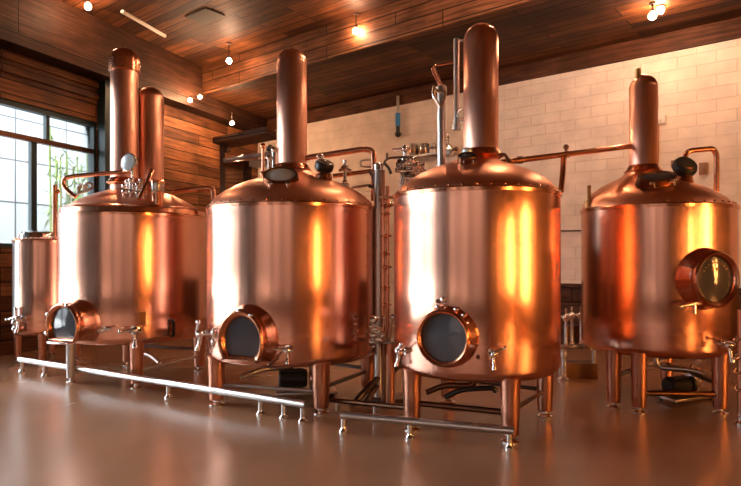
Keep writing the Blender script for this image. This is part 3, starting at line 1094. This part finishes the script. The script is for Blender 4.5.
# drain pipework under each tank, part of the tank
def drain(T, dirs, z, mat=STEEL, r=.03):
    m = MB()
    m.tube([T.c + Vector((0, 0, T.zb)), T.c + Vector((0, 0, z)), T.c + dirs[0] * .5 + Vector((0, 0, z)), T.c + dirs[0] * .8 + Vector((0, 0, z - .08))], r, 14, .12)
    m.lathe([(.09, 0), (.09, .03), (.05, .06)], T.c + Vector((0, 0, T.zb - .07)), 24)
    m.build('drain_pipe', mat, T.root)
drain(T1, [Vector((.6, -.5, 0))], .32)
drain(T2, [Vector((-.7, -.3, 0))], .33)
drain(T3, [Vector((-.6, .1, 0))], .33, BRONZE)
drain(T4, [Vector((.7, -.3, 0))], .36)

def brace(T, a0, a1, z, r=.022, mat=DARKST, k=.09):
    p = T.c + T.n(math.radians(a0)) * (T.R - k); q = T.c + T.n(math.radians(a1)) * (T.R - k)
    m = MB(); m.cyl((p.x, p.y, z), (q.x, q.y, z), r, n=14); m.build('brace', mat, T.root)
brace(T3, -152, -76, .245, .028, BRONZE); brace(T3, -76, 10, .25); brace(T3, 104, 10, .27)
brace(T2, -150, -64, .22, .022, STEEL); brace(T2, -64, 12, .25); brace(T2, 102, 12, .28)
brace(T1, -67, 25, .2, .02, STEEL); brace(T1, 118, 25, .3)
brace(T4, -128, -60, .20, .03, BRONZE, .065); brace(T4, -60, 55, .3); brace(T4, -150, 55, .34, .03, STEEL)
# curved bracket hanging under the nearest tank
m = MB(); m.tube([T3.c + Vector((-.35, -.35, .30)), T3.c + Vector((-.2, -.38, .38)), T3.c + Vector((.1, -.4, .40)), T3.c + Vector((.12, -.4, .36))], .024, 12, .12); m.build('drain_arm', BLACK, T3.root)

# valve station between the second and the nearest tank
vs = thing('valve_station', 'upright stand of copper and steel pipes with valves, between the two middle tanks', 'pipework', P(385, 400, 6.75) * Vector((1, 1, 0)) if False else Vector((.16, 6.75, 0)))
dv = 6.75
def colv(px, y0, y1, r, mat, name, d=dv):
    m = MB(); p = P(px, y0, d); q = P(px, y1, d); m.cyl(p, q, r, n=20)
    return m.build(name, mat, vs)
MB().box((.16, dv + .02, .02), (.42, .3, .04), 0, None, .008).build('base_plate', DARKST, vs)
pp = P(378.5, 165, dv); MB().cyl((pp.x, pp.y, .04), pp, .05, n=24).build('steel_column', STEEL, vs)
m = MB(); m.lathe([(.056, -.06), (.056, .0), (.03, .02)], pp, 24); m.build('column_cap', CHROME, vs)
for px, y1 in ((383, 170), (387.5, 186)):
    q = P(px, y1, dv - .02); MB().cyl((q.x, q.y, .04), q, .022, n=16).build('copper_pipe', COPP, vs)
for k, py in enumerate((198, 206, 214, 236, 254, 267, 288, 305)):
    m = MB(); m.cyl(P(379, py, dv - .03), P(391.5 if k % 2 else 390, py, dv - .03), .013, n=10); m.ball(P(386, py, dv - .03), .026, 10)
    m.build('pipe_rung', COPP, vs)
m = MB(); q0 = P(380, 197.5, dv - .06); m.box((q0 + P(396, 197.5, dv - .06)) / 2, (.19, .05, .03)); m.build('bracket_arm', COPR, vs)
# wide front post, shelf tray and chrome taps low on the stand
for px, w, mat, y in ((384, .034, BRONZE, 343), (390, .05, COPL, 343)):
    q = P(px, y, 6.45); MB().cyl((q.x, q.y, 0), q, w, n=20).build('post', mat, vs)
m = MB(); q = P(389, 342, 6.45); m.box(q, (.33, .2, .025), 0, None, .006); m.box(q + Vector((0, .12, -.0)), (.12, .2, .03)); m.build('drip_tray', CLEAR, vs)
m = MB()
for px, py, r in ((373, 320, .05), (371.5, 326, .04), (376, 329, .035), (373, 335, .05), (372, 342, .045), (382, 336, .03)):
    m.ball(P(px, py, 6.4), r, 12)
m.cyl(P(373.5, 316, 6.4), P(373.5, 347, 6.4), .022); m.tube([P(373, 322, 6.4), P(379, 318, 6.35)], .014, 8); m.tube([P(373, 338, 6.4), P(382, 341, 6.42), P(386, 341, 6.45)], .02, 10)
m.build('tap_stack', CHROME, vs)
m = MB(); m.tube([P(393, 318, 6.4), P(391, 324, 6.42), P(389, 341, 6.45)], .018, 10, .05); m.ball(P(393, 317, 6.4), .035); m.build('tap', CHROME, vs)
# top arm with T handles and a knot of valves
m = MB(); m.tube([P(382, 166, 6.75), P(387, 158, 6.78), P(404, 157, 6.8), P(414, 157, 6.85)], .014, 12, .06); m.tube([P(384, 163, 6.7), P(389, 168, 6.7), P(391, 174, 6.7)], .016, 10, .04); m.cyl(P(387, 153, 6.75), P(387, 160, 6.75), .014)
m.build('top_arm', DARKST, vs)
m = MB()
m.cyl(P(405, 158, 6.85), P(405, 145, 6.85), .02); m.tube([P(392, 150, 6.85), P(410, 149, 6.85)], .018, 10); m.ball(P(405, 149, 6.85), .04)
random.seed(11)
for k in range(13):
    q = P(random.uniform(398, 419), random.uniform(164, 186), 6.85 + random.uniform(-.06, .06))
    ax = random.choice([Vector((1, 0, 0)), Vector((0, 0, 1)), Vector((.7, -.4, .5)), Vector((-.6, -.5, .5)), Vector((0, -1, .2))])
    r_ = random.uniform(.022, .034)
    m.lathe([(r_, -.09), (r_, -.03), (r_ * 1.9, -.028), (r_ * 1.9, -.005), (r_ * 1.5, 0), (r_ * 1.9, .005), (r_ * 1.9, .028), (r_, .03), (r_, .09), (r_ * 1.4, .092), (r_ * 1.4, .11)], q, 16, ax)
m.tube([P(404, 158, 6.85), P(404, 170, 6.85), P(401, 188, 6.85), P(399, 200, 6.9), P(388, 206, 6.78)], .03, 12, .08)
m.tube([P(400, 168, 6.85), P(418, 172, 6.85)], .03, 12)
m.build('valve_knot', CHROME, vs)
# dark slanting hoses and a low pipe on the floor behind
m = MB(); m.tube([P(404, 352, 7.0), P(365, 391, 6.6), P(352, 405, 6.5)], .035, 12, .3); m.tube([P(404, 362, 7.0), P(375, 388, 6.7), P(366, 402, 6.55)], .03, 12, .3)
m.build('hose', DARKST, vs)
a, b = P(331, 400, 6.3), P(414, 408.5, 5.75)
lp = thing('floor_pipe', 'low dark copper pipe on short pegs between the two middle tanks', 'pipe', Vector((a.x, a.y, 0)))
MB().tube([a, b], .026, 14).build('pipe', BRONZE, lp)
for t in (.08, .55, .94):
    q = a.lerp(b, t); MB().cyl((q.x, q.y, 0), q, .018).build('peg', STEEL, lp)

# ================================================================== BACK WALL ITEMS
def wallp(px, py, off=0.):
    r = (px - CX) / FPX
    Y = (CORNER.x + 1.2425 * CORNER.y) / (r + 1.2425)
    return P(px, py, Y) + NB * off
RBW = RB
shelf = thing('wall_shelf', 'narrow steel shelf on the brick wall behind the nearest tank', 'shelf', wallp(425, 158, .12))
MB().box(wallp(422, 157.2, .12), (1.2, .24, .035), RBW).build('board', STEEL, shelf)
for px in (410, 442):
    m = MB(); m.tube([wallp(px, 157.5, .2), wallp(px, 161, .02)], .015, 8); m.build('bracket', DARKST, shelf)
for k, (px, lab) in enumerate(((416.5, 'squat glass jar on the wall shelf, left end of the row of three'), (427.5, 'wide glass jar with dark lid, middle of the row of three on the wall shelf'), (436, 'slim glass jar on the wall shelf, right end of the row of three'))):
    p = wallp(px, 156.4, .12)
    r = (.10, .115, .075)[k]
    j = thing('jar', lab, 'jar', p, 'jars on the wall shelf')
    MB().lathe([(r * .8, 0), (r, .02), (r, .17), (r * .8, .2)], p, 28).build('jar_body', JARG, j)
    MB().lathe([(r * .9, .195), (r * .92, .25), (r * .8, .26), (0, .262)], p, 28).build('lid', DARKST if k < 2 else STEEL, j)
    MB().lathe([(r * 1.01, .05), (r * 1.01, .13)], p, 28).build('jar_band', BRONZE if k < 2 else WHITE, j)
# blue banded hanging tube
p = wallp(400.5, 118, .10)
hg = thing('hanging_gauge', 'blue banded gauge tube hanging high on the brick wall', 'gauge', p)
MB().cyl(wallp(400.5, 97, .1), wallp(400.5, 114, .1), .036, n=16).build('rod', STEEL, hg)
MB().cyl(wallp(400.5, 114, .1), wallp(400.5, 127, .1), .058, n=20).build('blue_tube', BLUE, hg)
m = MB(); m.cyl(wallp(400.5, 127, .1), wallp(400.5, 137, .1), .045); m.ball(wallp(400.5, 135, .1), .07); m.cyl(wallp(400.5, 134, .1), wallp(400.5, 134, -.02), .03); m.build('tip', BLACK, hg)
# round gauge
p = wallp(452, 151, .15)
rg = thing('round_gauge', 'small round pipe gauge with side knobs left of the nearest flue', 'gauge', p)
m = MB(); m.lathe([(.12, -.1), (.12, .03), (.10, .045), (.0, .05)], p, 28, NB); m.cyl(p, p + Vector((0, 0, .34)), .02); m.ball(p + Vector((0, 0, .25)), .05); m.build('gauge_body', CHROME, rg)
m = MB(); m.tube([p - DB * .2, p + DB * .2], .03, 10); m.ball(p - DB * .2, .05); m.ball(p + DB * .2, .05); m.build('knob', BRONZE, rg)
# switch boxes
for px, py, w, h, mat, lab in ((660.5, 120, .19, .14, WHITE, 'small pale switch box on the brick wall right of the right flue'),
                               (703.5, 169, .12, .20, PLATE, 'upright tan wall plate inside the arched pipe of the right tank'),
                               (676, 164, .14, .12, PLATE, 'small tan wall plate just left of the dark lamp on the right tank')):
    p = wallp(px, py, .03)
    o = thing('switch_box', lab, 'switch', p)
    MB().box(p, (w, .06, h), RBW, None, .008).build('plate', mat, o)
    MB().box(p + NB * .035, (w * .3, .02, h * .4), RBW, None, .003).build('switch', mat, o)
m = MB(); m.cyl(wallp(658.3, 124, .02), wallp(658.3, 190, .02), .018)
tag(m.build('conduit', COPP, None, wallp(658.3, 190, .02)), 'thin copper conduit running down the brick wall from the pale switch box', 'conduit')
m = MB(); m.tube([wallp(558, 231, .03), wallp(600, 230.5, .03)], .015, 8)
tag(m.build('wall_cable', DARKST, None, wallp(558, 231, .03)), 'thin dark cable along the brick wall between the two right tanks', 'cable')

# tap rack standing behind, between nearest and right tank
d = 8.0
tr0 = thing('tap_rack', 'low rack of chrome taps standing between the nearest tank and the right tank', 'rack', Vector((P(577, 378, d).x, d, 0)))
m = MB()
for px in (561, 594):
    q = P(px, 345, d); m.cyl((q.x, q.y, 0), q, .03)
m.tube([P(559, 347, d), P(596, 347, d)], .025, 10); m.build('rack_frame', STEEL, tr0)
m = MB(); m.box(P(578, 334, d + .1), (.40, .03, .24)); m.build('back_plate', BRONZE, tr0)
m = MB(); m.box(P(578, 366, d + .1) * Vector((1, 1, 0)) + Vector((0, 0, .1)), (.42, .3, .2)); m.build('base_box', BRONZE, tr0)
m = MB()
m.lathe([(.09, 0), (.09, .03), (.04, .05), (.035, .3), (.05, .32), (.05, .4)], P(564, 378.5, d - .15) * Vector((1, 1, 0)), 20); m.build('drain_stub', CHROME, tr0)
for k, (px, py) in enumerate(((566, 318), (572, 316), (581, 316), (589, 318), (594, 320))):
    m = MB(); q = P(px, py, d - .05); m.ball(q, .05, 12); m.cyl(q, q + Vector((0, 0, .12)), .015); m.cyl(q, q - Vector((0, 0, .38)), .022); m.cyl(q, q + Vector((0, .15, 0)), .02); m.ball(q - Vector((0, 0, .36)), .035, 10)
    m.build('tap', CHROME if k < 3 else DARKST, tr0)
m = MB(); q = P(588, 346, d - .08); m.box(q, (.12, .03, .11), 0, None, .01); m.build('tap_label', CHROME, tr0)

# wooden partition with steel rail behind the second tank
d = 12.4
pr = thing('shelf_rack', 'tall steel and timber rack in the corner, behind the tank second from the left', 'rack', Vector((P(247, 300, d).x, d, 0)))
def up(px, w, mat, y1, dd=d, nm='post'):
    q = P(px, y1, dd); MB().box((q.x, q.y, q.z / 2), (w, w, q.z), .25).build(nm, mat, pr)
up(222.5, .11, DARKST, 146); up(247.5, .16, W_BEAM, 163); up(272, .1, STEEL, 146)
m = MB(); a, b = P(221, 146, d), P(274, 136, d - .8)
w = Vector((.3, 1, 0)) * .3
m.loft([[a - w, a + w, a + w + Vector((0, 0, .12)), a - w + Vector((0, 0, .12))], [b - w, b + w, b + w + Vector((0, 0, .12)), b - w + Vector((0, 0, .12))]], True, True, True)
m.build('canopy', W_FACE, pr)
m = MB(); m.tube([P(224, 160.5, d - .1), P(272, 153, d - .4)], .045, 12); m.build('rail', STEEL, pr)
m = MB(); m.tube([P(224, 164.5, d), P(272, 161, d)], .06, 8); m.build('cross_bar', BRONZE, pr)
for px, py in ((226, 149), (270, 148)):
    m = MB(); m.ball(P(px, py, d - .15), .08, 12); m.tube([P(px, py, d - .1), P(px + 3, py + 1, d - .35)], .05, 8); m.build('clamp', DARKST, pr)
m = MB(); a = P(235, 190, d + .05); m.box((a.x, a.y, 1.9), (.42, .06, 3.2), .25); m.build('panel', wood('panel_boards', (.42, .2, .09), (.5, .25, .12), 2, .35), pr)
m = MB(); a = P(258, 164.5, d); m.box(a, (.36, .3, .12), .2); m.build('drawer_box', STEEL, pr)

# stub fitting at the right edge
q = P(738.5, 432, 5.75)
sv = thing('hose_stand', 'chrome hose stand at the far right edge beside the right tank', 'stand', Vector((q.x + .02, q.y, 0)))
b = Vector(sv.location)
MB().lathe([(.05, 0), (.05, .02), (.028, .04), (.028, .1)], b, 20).build('foot', CHROME, sv)
MB().cyl(b + Vector((0, 0, .08)), b + Vector((0, 0, 1.1)), .026, n=18).build('pole', COPL, sv)
m = MB()
for z in (.36, .52, .66, .84):
    m = MB(); m.tube([b + Vector((math.cos(t) * .05, math.sin(t) * .05, z + .03 * math.cos(t))) for t in [2 * PI * i / 16 for i in range(17)]], .014, 8)
    m.build('hose_hook', CHROME, sv)

# ================================================================== CEILING FITTINGS
def bulb(label, p, ztop, r=.055, n=1, group='bare bulbs under the ceiling', drop=Vector((0, 0, 0))):
    root = thing('pendant_bulb', label, 'light bulb', p, group)
    MB().lathe([(.05, 0), (.05, .02), (.015, .03)], Vector((p.x, p.y, ztop)) + Vector((0, 0, -.03)), 16).build('ceiling_rose', DARKST, root)
    MB().cyl(p + Vector((0, 0, r * 1.6)), Vector((p.x, p.y, ztop - .01)), .008, n=8).build('cord', BLACK, root)
    MB().lathe([(r * .45, r * .9), (r * .5, r * 1.0), (r * .5, r * 1.9), (r * .2, r * 2.1)], p, 16).build('socket', BRONZE, root)
    MB().lathe([(0, -r), (r * .5, -r * .87), (r * .87, -r * .5), (r, 0), (r * .87, r * .5), (r * .6, r * .85), (r * .42, r * 1.1)], p, 12).build('glass_bulb', BULBM, root)
    return root
bulb('glowing bare bulb hanging left of the flue of the tank second from the left', P(229, 61, 12.4), CEIL)
bulb('glowing bare bulb hanging high right of the flue of the tank second from the left', P(356, 31, 10.9), CEIL)
bulb('glowing bare bulb at the top left above the tank with two flues', P(88, 6.5, 10.2), CEIL)
bulb('left bulb of the glowing pair under the ceiling at the top right', P(652.5, 16, 9.0), SOFF)
bulb('right bulb of the glowing pair under the ceiling at the top right', P(660.5, 10, 9.1), SOFF)

def beam_spot(label, px, py, d, r=.05):
    p = P(px, py, d)
    root = thing('spot_lamp', label, 'spot lamp', p, 'small lamps along the left beam')
    MB().cyl(p + Vector((0, 0, r * .8)), p + Vector((0, 0, max(.1, BEAMZ - p.z + .02))), .012, n=8).build('stem', DARKST, root)
    MB().lathe([(r * .6, r * .5), (r * .7, r), (r * .4, r * 1.6)], p, 14).build('socket', DARKST, root)
    MB().ball(p, r, 12).build('glass_bulb', SPOTM, root)
beam_spot('small glowing lamp under the left beam, nearest of the three', 190, 100, 13.0, .04)
beam_spot('small glowing lamp under the left beam, middle of the three', 200, 97, 13.4, .04)
beam_spot('small glowing lamp under the left beam, closest to the corner', 232, 123, 14.2, .045)
m = MB(); a, b = P(122, 9, 10.75), P(165, 35, 11.95); a.z = b.z = CEIL - .03
m.tube([a, b], .035, 8); tag(m.build('ceiling_batten', WHITE, None, a), 'pale slim batten fixed to the wooden ceiling at the top left', 'batten')
m = MB(); a = P(205, 15, 11.0); a.z = CEIL - .012; m.box(a, (.62, .42, .024), RB)
tag(m.build('ceiling_hatch', plain('dark_panel', (.018, .011, .008), .7), None, a), 'dark square panel set in the wooden ceiling', 'panel')

# bulbs added out of view to brighten the brick wall
for k, (x, y) in enumerate(((2.2, 7.8), (.7, 8.4), (7.3, 5.6))):
    bulb('bare bulb added outside the picture to brighten the brick wall', Vector((x, y, 5.45)), CEIL, .06, group='added bulbs outside the picture')
for k, y in enumerate((.45, 1.05)):  # glowing boxes added out of view for amber streaks in the copper
    p = Vector((XR - .12, y, 0))
    root = thing('added_lantern', 'tall glowing lantern added on the unseen right wall for amber reflections', 'lamp', p, 'added lanterns on the right wall')
    MB().box(p + Vector((.05, 0, 1.7)), (.1, .2, 2.3), 0, None, .01).build('back_box', BRONZE, root)
    MB().box(p + Vector((-.09, 0, 1.7)), (.18, .12, 2.1), 0, None, .02).build('added_glow_box', FILM, root)

for k, x in enumerate((7.9, 8.4)):  # further added pair, unseen, to strengthen the amber on the left tanks
    p = Vector((x, YREAR + .12, 0))
    root = thing('added_lantern', 'tall glowing lantern added on the unseen rear wall for amber reflections', 'lamp', p, 'added lanterns on the rear wall')
    MB().box(p + Vector((0, -.05, 1.7)), (.2, .1, 2.3), 0, None, .01).build('back_box', BRONZE, root)
    MB().box(p + Vector((0, .09, 1.7)), (.13, .18, 2.1), 0, None, .02).build('added_glow_box', FILM, root)

# ================================================================== DAYLIGHT
w = bpy.data.worlds.new('world')
bpy.context.scene.world = w
w.use_nodes = True
bg = w.node_tree.nodes['Background']
# bright overcast sky, brightest overhead
wt = w.node_tree
wtc = N(wt, 'ShaderNodeTexCoord')
wsp = N(wt, 'ShaderNodeSeparateXYZ')
wt.links.new(wtc.outputs['Generated'], wsp.inputs[0])
wcr = N(wt, 'ShaderNodeMapRange')
wcr.inputs['From Min'].default_value = 0
wcr.inputs['From Max'].default_value = 1
wcr.inputs['To Min'].default_value = SKY
wcr.inputs['To Max'].default_value = SKY * 9.5
wt.links.new(wsp.outputs['Z'], wcr.inputs['Value'])
wt.links.new(wcr.outputs[0], bg.inputs['Strength'])
bg.inputs['Color'].default_value = (.86, .94, 1, 1)
for k, (s0, s1, z0, z1) in enumerate(WIN):
    L = bpy.data.lights.new('window_portal', 'AREA')
    L.shape = 'RECTANGLE'
    L.size, L.size_y = s1 - s0, z1 - z0
    L.cycles.is_portal = True
    lo = bpy.data.objects.new('window_portal', L)
    p = L0 + DL * (s0 + s1) / 2 - NL * .3
    lo.location = (p.x, p.y, (z0 + z1) / 2)
    lo.rotation_euler = NL.to_track_quat('-Z', 'Z').to_euler()
    C.objects.link(lo)

for o in C.objects:
    if '_o' in o: del o['_o']
sc = bpy.context.scene
sc.view_settings.view_transform = 'Standard'
sc.view_settings.look = 'None'
sc.view_settings.gamma = 1
sc.view_settings.use_curve_mapping = False
sc.view_settings.exposure = EXPOSURE
sc.cycles.use_denoising = True
sc.cycles.max_bounces = 10
sc.cycles.sample_clamp_indirect = 8
